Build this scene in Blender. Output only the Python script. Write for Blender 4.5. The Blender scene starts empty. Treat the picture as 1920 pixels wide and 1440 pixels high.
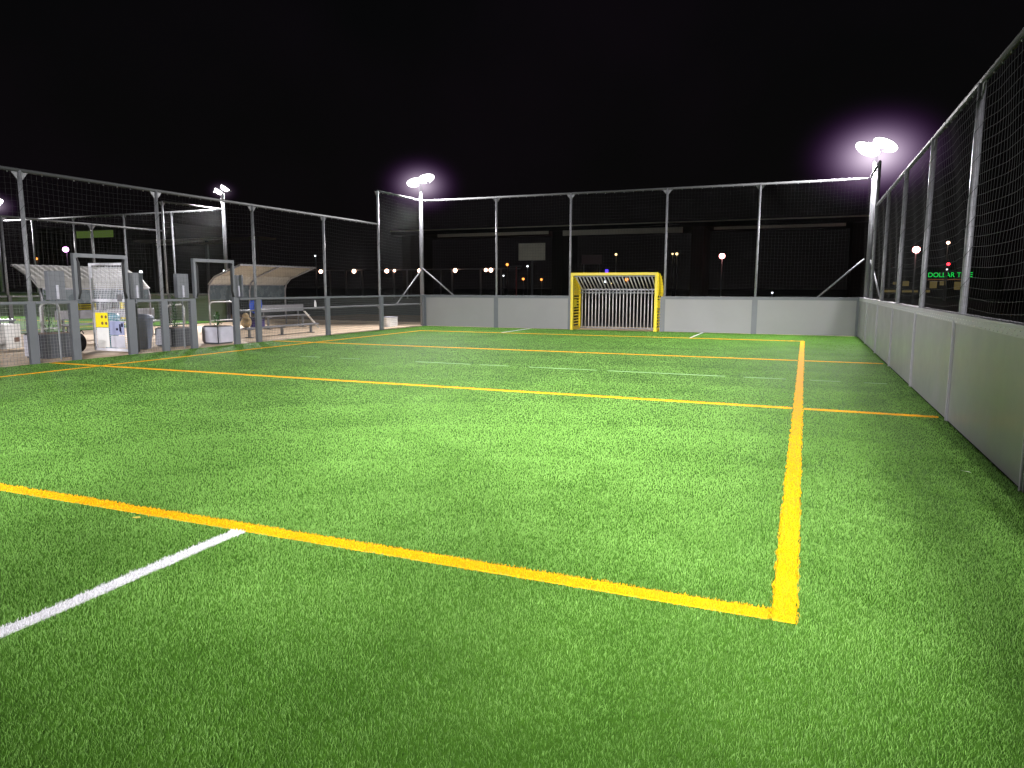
import bpy, math, random
import numpy as np
from mathutils import Vector, Matrix
R = math.radians
random.seed(7)
sc = bpy.context.scene
col = sc.collection

# ------------------------------------------------------------------ materials
def mat(name, color, rough=.5, metal=0., spec=.5, var=0., scale=6., bump=0., bscale=60., trans=0., emis=None, estr=0., stretch=(1, 1, 1)):
    m = bpy.data.materials.new(name); m.use_nodes = True
    nt = m.node_tree; b = nt.nodes['Principled BSDF']
    b.inputs['Base Color'].default_value = (*color, 1)
    b.inputs['Roughness'].default_value = rough
    b.inputs['Metallic'].default_value = metal
    b.inputs['Specular IOR Level'].default_value = spec
    if emis:
        b.inputs['Emission Color'].default_value = (*emis, 1); b.inputs['Emission Strength'].default_value = estr
    if trans: b.inputs['Transmission Weight'].default_value = trans
    if var or bump:
        tc = nt.nodes.new('ShaderNodeTexCoord'); mp = nt.nodes.new('ShaderNodeMapping')
        mp.inputs['Scale'].default_value = stretch
        nt.links.new(tc.outputs['Object'], mp.inputs['Vector'])
    if var:
        n = nt.nodes.new('ShaderNodeTexNoise'); n.inputs['Scale'].default_value = scale; n.inputs['Detail'].default_value = 8
        n.inputs['Roughness'].default_value = .65
        nt.links.new(mp.outputs['Vector'], n.inputs['Vector'])
        r = nt.nodes.new('ShaderNodeMapRange'); r.inputs['From Min'].default_value = .3; r.inputs['From Max'].default_value = .7
        r.inputs['To Min'].default_value = 1 - var; r.inputs['To Max'].default_value = 1 + var
        nt.links.new(n.outputs['Fac'], r.inputs['Value'])
        mx = nt.nodes.new('ShaderNodeVectorMath'); mx.operation = 'SCALE'; mx.inputs[0].default_value = color
        nt.links.new(r.outputs['Result'], mx.inputs['Scale']); nt.links.new(mx.outputs['Vector'], b.inputs['Base Color'])
        r2 = nt.nodes.new('ShaderNodeMapRange'); r2.inputs['From Min'].default_value = .3; r2.inputs['From Max'].default_value = .7
        r2.inputs['To Min'].default_value = max(.05, rough - .08); r2.inputs['To Max'].default_value = min(1, rough + .1)
        nt.links.new(n.outputs['Fac'], r2.inputs['Value']); nt.links.new(r2.outputs['Result'], b.inputs['Roughness'])
    if bump:
        n2 = nt.nodes.new('ShaderNodeTexNoise'); n2.inputs['Scale'].default_value = bscale; n2.inputs['Detail'].default_value = 4
        nt.links.new(mp.outputs['Vector'], n2.inputs['Vector'])
        bp = nt.nodes.new('ShaderNodeBump'); bp.inputs['Strength'].default_value = bump; bp.inputs['Distance'].default_value = .01
        nt.links.new(n2.outputs['Fac'], bp.inputs['Height']); nt.links.new(bp.outputs['Normal'], b.inputs['Normal'])
    return m

def glow(name, color, s):
    m = bpy.data.materials.new(name); m.use_nodes = True; nt = m.node_tree; nt.nodes.clear()
    e = nt.nodes.new('ShaderNodeEmission'); e.inputs['Color'].default_value = (*color, 1); e.inputs['Strength'].default_value = s
    o = nt.nodes.new('ShaderNodeOutputMaterial'); nt.links.new(e.outputs[0], o.inputs['Surface']); return m

M = {}
M['board'] = mat('board_grey', (.243, .242, .245), .34, 0, .5, .03, 1.6, .0, 25)
M['board_dark'] = mat('board_edge', (.13, .14, .15), .45, .2, .5, .12, 5)
M['post_grey'] = mat('post_paint', (.125, .135, .15), .45, .1, .5, .08, 4, .05, 60)
M['alu'] = mat('aluminium', (.24, .24, .26), .40, .4, .5, .12, 9, .05, 90)
M['strip_alu'] = mat('strip_aluminium', (.40, .40, .42), .38, .1, .5, .12, 9)
M['steel'] = mat('galvanised_steel', (.155, .16, .17), .42, .2, .5, .18, 14, .1, 80)
M['bar_alu'] = mat('goal_bar', (.55, .55, .55), .4, .1, .5, .1, 9)
M['pole_steel'] = mat('pole_steel', (.21, .215, .23), .42, .1, .5, .2, 12)
M['rail_steel'] = mat('rail_steel', (.06, .062, .064), .7, .0, .2, .2, 12)
M['steel_dull'] = mat('dull_steel', (.16, .17, .18), .5, .4, .5, .18, 10)
M['net'] = mat('net_cord', (.025, .025, .026), .6)
M['wire'] = mat('wire_mesh', (.15, .155, .16), .5, .1)
M['door_white'] = mat('door_paint', (.78, .79, .86), .4, .1, .5, .06, 6)
M['yellow_paint'] = mat('yellow_paint', (.80, .62, .015), .35, 0, .5, .07, 7)
M['rubber'] = mat('black_rubber', (.015, .015, .017), .6)
M['asphalt'] = mat('asphalt', (.035, .035, .036), .9, 0, .3, .3, 1.2, .3, 80)
M['concrete'] = mat('sandy_concrete', (.60, .46, .32), .85, 0, .3, .22, 1.6, .3, 50)
M['soil'] = mat('soil', (.15, .10, .07), .95, 0, .2, .4, 3, .5, 20)
M['roof'] = mat('canopy_sheet', (.42, .41, .38), .5, 0, .5, .12, 3, .05, 30)
M['screen'] = mat('clouded_pane', (.10, .125, .14), .25, 0, .6, .15, 2)
M['white'] = mat('white_sheet', (.5, .5, .57), .5, 0, .5, .08, 6)
M['white_plain'] = mat('white_plain', (.75, .75, .73), .55, 0, .4, .06, 9)
M['planter_dark'] = mat('planter_dark', (.05, .055, .065), .5, 0, .5, .2, 9)
M['leaf'] = mat('leaf', (.03, .09, .02), .5, 0, .4, .4, 9)
M['bin_grey'] = mat('bin_grey', (.15, .17, .22), .45, 0, .5, .15, 6)
M['teal'] = mat('teal_plastic', (.02, .22, .30), .4, 0, .5, .1, 5)
M['navy'] = mat('navy_cloth', (.02, .02, .05), .8, 0, .3, .2, 12)
M['black_cloth'] = mat('black_cloth', (.012, .011, .012), .8, 0, .3, .3, 12, .3, 50)
M['maroon'] = mat('maroon_cloth', (.05, .02, .03), .8, 0, .3, .3, 12)
M['tan'] = mat('tan_cloth', (.48, .34, .17), .85, 0, .3, .2, 14, .3, 60)
M['purple'] = mat('purple_cloth', (.05, .03, .16), .7, 0, .3, .2, 10)
M['blue_cloth'] = mat('blue_cloth', (.05, .13, .75), .7, 0, .3, .2, 10)
M['brown'] = mat('brown_board', (.045, .03, .03), .6, 0, .4, .25, 7)
M['sign_yellow'] = mat('sign_yellow', (.85, .70, .02), .5, 0, .4, .05, 9)
M['sign_dark'] = mat('sign_print', (.16, .08, .05), .6)
M['poster'] = mat('poster_blue', (.30, .33, .50), .5, 0, .4, .1, 5)
M['lamp_white'] = glow('lamp_lens', (1., .93, 1.), 5)
M['bulb_pink'] = glow('bulb_pink', (1, .38, .36), 14)
M['bulb_pinkc'] = glow('bulb_pink_core', (1, .85, .8), 9)
M['bulb_warm'] = glow('bulb_warm', (1, .62, .45), 7)
M['bulb_orange'] = glow('bulb_orange', (1, .32, .06), 3)
M['bulb_amber'] = glow('bulb_amber', (1, .75, .35), 2.5)
M['bulb_white'] = glow('bulb_white', (.9, .95, 1), 3)
M['bulb_magenta'] = glow('bulb_magenta', (1, .45, 1), 8)
M['bulb_red'] = glow('bulb_red', (1, .03, .05), 6)
M['bulb_blue'] = glow('bulb_blue', (.1, .05, 1), 2.5)
M['sign_green'] = glow('sign_green', (.01, 1., .12), .75)
M['window_lit'] = glow('window_lit', (.55, .42, .15), .16)
M['window_green'] = glow('window_green', (.35, .55, .12), .16)
M['far_wall'] = mat('far_wall', (.014, .013, .012), .9, 0, .3, .3, .6)
M['girder'] = mat('girder_paint', (.72, .72, .58), .8, 0, .3, .1, .7)
M['under'] = mat('deck_dark', (.014, .014, .013), .9, 0, .3, .3, .3)  # near-black colour of the deck, parapet, far vehicle and far roof

# ------------------------------------------------------------------ mesh builder
class MB:
    def __init__(s): s.v = []; s.f = []; s.mi = []; s.cur = 0
    def add(s, vs, fs):
        o = len(s.v); s.v += [tuple(p) for p in vs]; s.f += [tuple(i + o for i in f) for f in fs]; s.mi += [s.cur] * len(fs); return s
    def box(s, a, b):
        x0, x1 = sorted((a[0], b[0])); y0, y1 = sorted((a[1], b[1])); z0, z1 = sorted((a[2], b[2]))
        return s.add([(x0, y0, z0), (x1, y0, z0), (x1, y1, z0), (x0, y1, z0), (x0, y0, z1), (x1, y0, z1), (x1, y1, z1), (x0, y1, z1)],
                     [(0, 3, 2, 1), (4, 5, 6, 7), (0, 1, 5, 4), (1, 2, 6, 5), (2, 3, 7, 6), (3, 0, 4, 7)])
    def tube(s, pts, r, n=8, cap=True, radii=None):
        pts = [Vector(p) for p in pts]; vs = []; fs = []
        prev = None
        for i, p in enumerate(pts):
            t = (pts[min(i + 1, len(pts) - 1)] - pts[max(i - 1, 0)]).normalized()
            if prev is None:
                a = Vector((0, 0, 1)) if abs(t.z) < .9 else Vector((1, 0, 0)); u = t.cross(a).normalized()
            else: u = (prev - t * prev.dot(t)).normalized()
            prev = u; w = t.cross(u); rr = radii[i] if radii else r
            for k in range(n):
                an = 2 * math.pi * (k + .5) / n; vs.append(p + (u * math.cos(an) + w * math.sin(an)) * rr)
        for i in range(len(pts) - 1):
            for k in range(n):
                k2 = (k + 1) % n; fs.append((i * n + k, i * n + k2, (i + 1) * n + k2, (i + 1) * n + k))
        if cap: fs.append(tuple(range(n))[::-1]); fs.append(tuple((len(pts) - 1) * n + k for k in range(n)))
        return s.add(vs, fs)
    def bar(s, a, b, w, h=None):
        a, b = Vector(a), Vector(b); h = h or w; t = (b - a).normalized()
        up = Vector((0, 0, 1)) if abs(t.z) < .95 else Vector((0, 1, 0))
        u = t.cross(up).normalized() * w / 2; v = u.cross(t).normalized() * h / 2
        vs = [a - u - v, a + u - v, a + u + v, a - u + v, b - u - v, b + u - v, b + u + v, b - u + v]
        return s.add(vs, [(0, 3, 2, 1), (4, 5, 6, 7), (0, 1, 5, 4), (1, 2, 6, 5), (2, 3, 7, 6), (3, 0, 4, 7)])
    def lathe(s, prof, c=(0, 0, 0), n=16, sx=1, sy=1):
        vs = []; fs = []
        for (r, z) in prof:
            for k in range(n):
                a = 2 * math.pi * k / n; vs.append((c[0] + r * math.cos(a) * sx, c[1] + r * math.sin(a) * sy, c[2] + z))
        for i in range(len(prof) - 1):
            for k in range(n):
                k2 = (k + 1) % n; fs.append((i * n + k, i * n + k2, (i + 1) * n + k2, (i + 1) * n + k))
        fs.append(tuple(range(n))[::-1]); fs.append(tuple((len(prof) - 1) * n + k for k in range(n)))
        return s.add(vs, fs)
    def ball(s, c, r, n=12, m=8, sx=1, sy=1, sz=1):
        prof = [(r * max(.02, math.sin(math.pi * i / m)), -r * math.cos(math.pi * i / m) * sz) for i in range(m + 1)]
        return s.lathe(prof, c, n, sx, sy)
    def prism(s, poly, y0, y1, axis='y'):
        n = len(poly)
        def P(a, b, c):
            return (a, c, b) if axis == 'y' else ((c, a, b) if axis == 'x' else (a, b, c))
        vs = [P(a, b, y0) for a, b in poly] + [P(a, b, y1) for a, b in poly]
        fs = [tuple(range(n)), tuple(range(n, 2 * n))[::-1]] + [(i, i + n, (i + 1) % n + n, (i + 1) % n) for i in range(n)]
        return s.add(vs, fs)
    def build(s, name, m, parent=None, smooth=False, bevel=0):
        me = bpy.data.meshes.new(name); me.from_pydata(s.v, [], s.f)
        ms = m if isinstance(m, (list, tuple)) else [m]
        for x in ms: me.materials.append(M[x] if isinstance(x, str) else x)
        if len(ms) > 1: me.polygons.foreach_set('material_index', s.mi)
        if smooth: me.polygons.foreach_set('use_smooth', [True] * len(me.polygons))
        me.update()
        o = bpy.data.objects.new(name, me); col.objects.link(o)
        if parent: o.parent = parent
        if bevel:
            b = o.modifiers.new('bevel', 'BEVEL'); b.width = bevel; b.segments = 2; b.limit_method = 'ANGLE'
        return o

def tag(o, label=None, cat=None, group=None, kind=None):
    if label: o['label'] = label
    if cat: o['category'] = cat
    if group: o['group'] = group
    if kind: o['kind'] = kind
    return o
def empty(name, loc=(0, 0, 0), rz=0, label=None, cat=None, group=None):
    o = bpy.data.objects.new(name, None); o.empty_display_size = .2; col.objects.link(o)
    o.location = loc; o.rotation_euler = (0, 0, rz); return tag(o, label, cat, group)
def kids(o): return [c for c in bpy.data.objects if c.parent == o]
def dup(root, loc, rz=None, label=None, group=None):
    def cp(o, par):
        c = o.copy(); col.objects.link(c); c.parent = par
        for ch in kids(o): cp(ch, c)
        return c
    bpy.context.view_layer.update()
    r = cp(root, None); r.location = loc
    if rz is not None: r.rotation_euler = (0, 0, rz)
    if label: r['label'] = label
    if group: r['group'] = group
    return r

# ------------------------------------------------------------------ dimensions of the court
W = 15.05
YB = -30.0            # near end of the court, behind the camera
HB = 1.19             # board height
HS, HT = 3.6, 4.7     # net rail heights: sides, ends
CX2, CY2 = -24.35, -.5     # the second court's right back corner
CAM = Vector((-1.529, -24.027, 1.4635))

# ------------------------------------------------------------------ setting
def sheet(name, x0, x1, y0, y1, z, m, thick=0):
    b = MB(); b.add([(x0, y0, z), (x1, y0, z), (x1, y1, z), (x0, y1, z)], [(0, 1, 2, 3)])
    return tag(b.build(name, m), kind='structure')
sheet('ground', -600, 500, -300, 700, -.03, 'asphalt')
tag(MB().box((-24.2, -40, -.025), (-15.2, 2.6, -.006)).build('path', 'concrete'), kind='structure')
tag(MB().box((-24.2, 2.6, -.025), (-15.2, 9.0, .0)).build('planting_bed', 'soil'), kind='structure')
tag(MB().box((-15.1, .14, -.025), (.4, 2.4, -.004)).build('gravel_strip', 'concrete'), kind='structure')
tag(MB().box((-60, 2.4, -.025), (-24.4, 6.0, .0)).build('hedge_bed', 'soil'), kind='structure')

# turf material shared by the sheet and the blades (blade colour from an attribute)
def turf_mat(name, base, dark, lite, blade=True):
    m = bpy.data.materials.new(name); m.use_nodes = True; nt = m.node_tree; b = nt.nodes['Principled BSDF']
    b.inputs['Roughness'].default_value = .55; b.inputs['Specular IOR Level'].default_value = .12
    geo = nt.nodes.new('ShaderNodeNewGeometry')
    n = nt.nodes.new('ShaderNodeTexNoise'); n.inputs['Scale'].default_value = 1.1; n.inputs['Detail'].default_value = 7; n.inputs['Roughness'].default_value = .62
    nt.links.new(geo.outputs['Position'], n.inputs['Vector'])
    mix = nt.nodes.new('ShaderNodeMix'); mix.data_type = 'RGBA'
    mix.inputs[6].default_value = (*dark, 1); mix.inputs[7].default_value = (*lite, 1)
    if blade:
        at = nt.nodes.new('ShaderNodeAttribute'); at.attribute_name = 'tint'
        ad = nt.nodes.new('ShaderNodeMath'); ad.operation = 'MULTIPLY_ADD'; ad.inputs[1].default_value = .7; ad.inputs[2].default_value = -.35
        nt.links.new(n.outputs['Fac'], ad.inputs[0])
        ad2 = nt.nodes.new('ShaderNodeMath'); ad2.operation = 'ADD'; ad2.use_clamp = True
        nt.links.new(ad.outputs[0], ad2.inputs[0]); nt.links.new(at.outputs['Fac'], ad2.inputs[1])
        nt.links.new(ad2.outputs[0], mix.inputs[0])
    else:
        n2 = nt.nodes.new('ShaderNodeTexNoise'); n2.inputs['Scale'].default_value = 120; n2.inputs['Detail'].default_value = 3
        nt.links.new(geo.outputs['Position'], n2.inputs['Vector'])
        mu = nt.nodes.new('ShaderNodeMath'); mu.operation = 'MULTIPLY'; nt.links.new(n.outputs['Fac'], mu.inputs[0]); nt.links.new(n2.outputs['Fac'], mu.inputs[1])
        m2 = nt.nodes.new('ShaderNodeMath'); m2.operation = 'MULTIPLY'; m2.inputs[1].default_value = 2.; nt.links.new(mu.outputs[0], m2.inputs[0])
        nt.links.new(m2.outputs[0], mix.inputs[0]); b.inputs['Roughness'].default_value = .8
    nt.links.new(mix.outputs[2], b.inputs['Base Color'])
    if blade:
        nt.nodes.remove(nt.nodes['Material Output']) if False else None
        tr = nt.nodes.new('ShaderNodeBsdfTranslucent'); nt.links.new(mix.outputs[2], tr.inputs['Color'])
        ms = nt.nodes.new('ShaderNodeMixShader'); ms.inputs[0].default_value = .3
        nt.links.new(b.outputs[0], ms.inputs[1]); nt.links.new(tr.outputs[0], ms.inputs[2])
        nt.links.new(ms.outputs[0], nt.nodes['Material Output'].inputs['Surface'])
    return m
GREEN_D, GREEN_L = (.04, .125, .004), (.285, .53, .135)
YEL_D, YEL_L = (.84, .44, .003), (.96, .50, .006)
WHT_D, WHT_L = (.62, .62, .66), (.85, .85, .88)
M['turf_base'] = turf_mat('turf_base', None, (.016, .06, .002), (.08, .20, .018), False)  # sheet coloured dark to paint the shade down between the blades
M['turf_blade'] = turf_mat('turf_blade', None, GREEN_D, GREEN_L)
M['yel_base'] = turf_mat('yellow_base', None, (.66, .30, .002), (.84, .40, .002), False)
M['yel_blade'] = turf_mat('yellow_blade', None, YEL_D, YEL_L)
M['seam_base'] = turf_mat('seam_base', None, (.12, .25, .08), (.27, .40, .22), False)
M['wht_base'] = turf_mat('white_base', None, (.5, .5, .52), (.75, .75, .78), False)
M['wht_blade'] = turf_mat('white_blade', None, WHT_D, WHT_L)

tag(MB().box((-W, YB, -.025), (0.0, .0, .004)).build('turf', 'turf_base'), kind='structure')

XS, XL = -1.544, -13.60
Y1, Y2, Y3, YN = -2.82, -8.56, -14.80, -20.79
h = .057
LINES = [   # name, colour, rectangles (x0, x1, y0, y1)
    ('sideline', 'yel', [(XS - h, XS + h, YN - h, Y1 + h)]),
    ('sideline', 'yel', [(XL - .05, XL + .05, YN - h, Y1 + h)]),
    ('end_line', 'yel', [(XL + .05, XS - h, YN - h, YN + h)]),
    ('end_line', 'yel', [(XL + .05, XS - h, Y1 - .06, Y1 + .06)]),
    ('cross_line', 'yel', [(-W + .1, XL - .05, Y3 - .057, Y3 + .057), (XL + .05, XS - h, Y3 - .057, Y3 + .057), (XS + h, -.05, Y3 - .057, Y3 + .057)]),
    ('cross_line', 'yel', [(-W + .1, XL - .05, Y2 - .06, Y2 + .06), (XL + .05, XS - h, Y2 - .06, Y2 + .06), (XS + h, -.05, Y2 - .06, Y2 + .06)]),
    ('goal_area_line', 'wht', [(-4.655, -4.56, YB, YN - h)]),
    ('goal_area_line', 'wht', [(-10.655, -10.56, YB, YN - h)]),
    ('goal_area_line', 'wht', [(-10.68, -10.62, Y1 + .06, -.02)]),
    ('goal_area_line', 'wht', [(-4.64, -4.58, Y1 + .06, -.02)]),
    ('seam_line', 'wht', [(-11.4, -10.9, -11.856, -11.844), (-10.4, -9.9, -11.856, -11.844), (-8.6, -7.4, -11.858, -11.842), (-7.2, -6.6, -11.853, -11.845), (-6.2, -4.9, -11.856, -11.844),
                          (-4.7, -2.7, -11.858, -11.842), (-2.4, -1.75, -11.856, -11.844), (-1.4, -.95, -11.858, -11.842), (-.62, -.3, -11.856, -11.844)]),
]
line_objs = []
for i, (nm, c, rects) in enumerate(LINES):
    b = MB()
    for (x0, x1, y0, y1) in rects:
        k = .009 if nm != 'seam_line' else 0
        b.box((x0 + k, y0 + k, .0045), (x1 - k, y1 - k, .011 if k else .014))
    o = b.build(nm, (c + '_base') if nm != 'seam_line' else 'seam_base'); tag(o, kind='structure'); line_objs.append(o)

# blades: real little bent strips, denser and finer where the eye is close
rng = np.random.default_rng(3)
def gen_points(cx, cy, dens_k, cap, region, rmax):
    # sample points with density min(cap, dens_k/r^2) inside a rectangle
    x0, x1, y0, y1 = region; out = []
    rings = [0, 2.6, 3.4, 4.2, 5, 6, 7.5, 9, 11, 13.5, 17, 21, 28, 36]
    for a, bb in zip(rings[:-1], rings[1:]):
        if a >= rmax: break
        area = math.pi * (bb * bb - a * a); d = min(cap, dens_k / max(a * bb, .5))
        n = int(area * d); r = np.sqrt(rng.uniform(a * a, bb * bb, n)); t = rng.uniform(0, 2 * np.pi, n)
        x = cx + r * np.cos(t); y = cy + r * np.sin(t)
        k = (x > x0) & (x < x1) & (y > y0) & (y < y1)
        out.append(np.stack([x[k], y[k], r[k]], 1))
    return np.concatenate(out)
def blades(name, pts, m, height, zb, extra=1.0, kind=None):
    n = len(pts)
    if n == 0: return None
    x, y, r = pts.T
    w = np.maximum(.0016, r * .00055) * extra
    hh = height * rng.uniform(.7, 1.08, n) * np.clip(6.5 / r, .55, 1)
    az = rng.uniform(0, 2 * np.pi, n)
    # clumped lean directions, as trodden and brushed turf has
    fld = np.sin(x * 9.1 + np.sin(y * 7.3) * 2) + np.cos(y * 8.3 + np.sin(x * 6.1) * 2)
    laz = fld * .8 + rng.normal(0, 1.9, n)
    lean = rng.uniform(.1, .75, n) * hh
    dx, dy = np.cos(az), np.sin(az); lx, ly = np.cos(laz) * lean, np.sin(laz) * lean
    P = np.zeros((n, 5, 3), np.float32)
    P[:, 0] = np.stack([x - dx * w / 2, y - dy * w / 2, np.full(n, zb)], 1)
    P[:, 1] = np.stack([x + dx * w / 2, y + dy * w / 2, np.full(n, zb)], 1)
    P[:, 2] = np.stack([x + dx * w * .45 + lx * .35, y + dy * w * .45 + ly * .35, zb + hh * .62], 1)
    P[:, 3] = np.stack([x - dx * w * .45 + lx * .35, y - dy * w * .45 + ly * .35, zb + hh * .62], 1)
    P[:, 4] = np.stack([x + lx, y + ly, zb + hh * .95], 1)
    me = bpy.data.meshes.new(name); me.vertices.add(n * 5); me.vertices.foreach_set('co', P.ravel())
    base = (np.arange(n) * 5)[:, None]
    loops = (base + np.array([[0, 1, 2, 3, 3, 2, 4]])).ravel().astype(np.int32)
    me.loops.add(n * 7); me.loops.foreach_set('vertex_index', loops)
    me.polygons.add(n * 2)
    st = (np.arange(n)[:, None] * 7 + np.array([[0, 4]])).ravel().astype(np.int32)
    me.polygons.foreach_set('loop_start', st)
    me.polygons.foreach_set('loop_total', np.tile(np.array([4, 3], np.int32), n))
    me.materials.append(M[m]); me.update(calc_edges=True)
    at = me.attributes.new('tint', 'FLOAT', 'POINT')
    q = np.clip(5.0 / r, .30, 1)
    t = np.repeat(np.clip(.55 + rng.normal(0, .11, n) * q, 0, 1), 5).reshape(n, 5); t[:, :2] -= .5 * q[:, None]; t[:, 4] += .08 * q  # shade between blades painted in: darker roots, lighter tips
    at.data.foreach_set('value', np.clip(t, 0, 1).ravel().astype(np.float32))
    o = bpy.data.objects.new(name, me); col.objects.link(o)
    return o
pts = gen_points(CAM.x, CAM.y, 330000, 19000, (-W + .02, -.012, -28.0, -.02), 36)
used = np.zeros(len(pts), bool)
for i, (nm, c, rects) in enumerate(LINES):
    if nm == 'seam_line': continue
    sel = np.zeros(len(pts), bool)
    for (x0, x1, y0, y1) in rects:
        j = rng.normal(0, .003, (2, len(pts))) + .0045 * np.stack([np.sin(pts[:, 1] * 17 + np.sin(pts[:, 1] * 5.3) * 3), np.sin(pts[:, 0] * 15 + np.sin(pts[:, 0] * 4.7) * 3)])
        sel |= (pts[:, 0] + j[0] > x0) & (pts[:, 0] + j[0] < x1) & (pts[:, 1] + j[1] > y0) & (pts[:, 1] + j[1] < y1)
    sel &= ~used; used |= sel
    p = pts[sel]
    if len(p) == 0: continue
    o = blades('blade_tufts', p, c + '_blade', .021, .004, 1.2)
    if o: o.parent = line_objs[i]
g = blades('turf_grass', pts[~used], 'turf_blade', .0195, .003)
tag(g, 'short green artificial turf blades covering the court', 'artificial grass', kind='stuff')

# ------------------------------------------------------------------ nets and fences
def net_grid(b, P0, ex, L, z0, z1, bays, out, sp=.10, r=.00125, sag=.05, billow=.04):
    """square netting hung from z1 to z0 along ex from P0 over L metres, sagging between the poles in bays"""
    P0 = Vector(P0); ex = Vector(ex); out = Vector(out)
    edges = [0] + list(bays) + [L]; edges = sorted(set(edges))
    def off(s, z):
        for a, c in zip(edges[:-1], edges[1:]):
            if a <= s <= c + 1e-6:
                u = (s - a) / max(c - a, .01); q = 4 * u * (1 - u)
                v = (z - z0) / (z1 - z0)
                dz = -sag * q * (1.0 if v < .999 else .35)
                return dz, billow * q * math.sin(math.pi * min(1, max(0, v))) + .012 * math.sin(s * 5.1 + z * 3.3)
        return 0, 0
    def pt(s, z):
        dz, o = off(s, z); z2 = max(z0 + .01, z + dz) if z > z0 + .02 else z
        return P0 + ex * s + out * o + Vector((0, 0, z2))
    nz = int((z1 - z0) / sp); nx = int(L / sp)
    for i in range(nz + 1):
        z = z0 + (z1 - z0) * i / nz
        n = max(2, int(L / .38)); b.tube([pt(L * k / n, z) for k in range(n + 1)], r, 3, False)
    for i in range(nx + 1):
        s = L * i / nx; n = 5; b.tube([pt(s, z0 + (z1 - z0) * k / n) for k in range(n + 1)], r, 3, False)

def gusset(b, p, d, s=.16):
    """triangular welded plates between a pole top and its rail, along d"""
    p = Vector(p); d = Vector(d)
    n = Vector((-d.y, d.x, 0)) * .008
    for sg in (-1, 1):
        tri = [p + d * .03 * sg + Vector((0, 0, -.03)), p + d * sg * s + Vector((0, 0, -.03)), p + d * .03 * sg + Vector((0, 0, -s * 1.2))]
        vs = [q + n for q in tri] + [q - n for q in tri]
        b.add(vs, [(0, 1, 2), (5, 4, 3), (0, 3, 4, 1), (1, 4, 5, 2), (2, 5, 3, 0)])

def net_fence(label, P0, ex, out, runs, group='tall ball nets round the courts'):
    """runs: list of (s_positions of poles, z of the rail, from s, to s)"""
    P0 = Vector(P0); ex = Vector(ex); out = Vector(out)
    root = empty('net_fence', P0, 0, label, 'ball net', group)
    done = set()
    for (poles, zt, s0, s1, zb) in runs:
        for s in poles:
            if s in done: continue
            done.add(s)
            p = ex * s + out * .06
            b = MB(); b.tube([p + Vector((0, 0, .0)), p + Vector((0, 0, zt))], .038, 12)
            # lacing cord wound round the pole
            po = b.build('pole', 'pole_steel', root, True)
            g = MB()
            gusset(g, p + Vector((0, 0, zt)), ex); g.build('bracket', 'steel', po)
            lc = MB(); z = zb + .12; a0 = random.uniform(0, 6); pl = []; k = 0
            while z < zt - .1:
                a = a0 + k * math.pi / 5; pl.append(p + Vector((math.cos(a) * .042, math.sin(a) * .042, z))); z += .032; k += 1
            lc.tube(pl, .0035, 3, False)
            lc.build('lacing', 'rubber', po)
        b = MB(); a0 = ex * s0 + out * .06 + Vector((0, 0, zt)); a1 = ex * s1 + out * .06 + Vector((0, 0, zt))
        b.tube([a0, a1], .034, 12)
        b.build('rail', 'rail_steel', root, True)
        c = MB(); k = int(abs(s1 - s0) / .32)
        for i in range(1, k):
            q = a0.lerp(a1, i / k); c.ball(q + Vector((0, 0, -.045)), .014, 6, 4)
        c.build('net_hook', 'alu', root)['kind'] = 'stuff'
        b = MB(); bays = [s - s0 for s in poles if s0 < s < s1]
        net_grid(b, ex * s0 + out * .02, ex, s1 - s0, zb, zt - .04, bays, out)
        b.build('net', 'net', root)
    return root

def x_of(v): return v
# court 1 back
net_fence('tall grey net on steel poles above the far white boards behind the yellow goal', (-W, 0, 0), (1, 0, 0), (0, 1, 0),
          [([3.0, 5.82, 9.14, 12.03], HT, 0, W, HB)])
# court 1 right
net_fence('long tall net on poles above the grey board wall at the right', (0, 0, 0), (0, -1, 0), (1, 0, 0),
          [([3.0], HT, 0, 3.0, HB), ([6.0, 9.0, 12.0, 15.0, 18.0, 21.0, 24.0, 27.0], HS, 3.0, 30.0, HB)])
# court 1 left
net_fence('long tall net on poles above the mesh fence and gates at the left', (-W, 0, 0), (0, -1, 0), (-1, 0, 0),
          [([3.0], HT, 0, 3.0, HB), ([6.0, 9.0, 12.0, 15.0, 18.0, 21.0, 24.0, 27.0], HS, 3.0, 30.0, HB)])
# court 2 right side and back, far left of the picture
net_fence('thinner looking net on poles along the near side of the second court beyond the path', (CX2, CY2, 0), (0, -1, 0), (-1, 0, 0),
          [([3.0], HT, 0, 3.0, HB), ([6.0, 9.0, 12.0], HS, 3.0, 15.0, HB)])
net_fence('net on poles at the far end of the second court beyond the path', (CX2 - 15.05, CY2, 0), (1, 0, 0), (0, 1, 0),
          [([3.0, 5.9, 9.2, 12.1], HT, 0, W, HB)])

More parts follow.
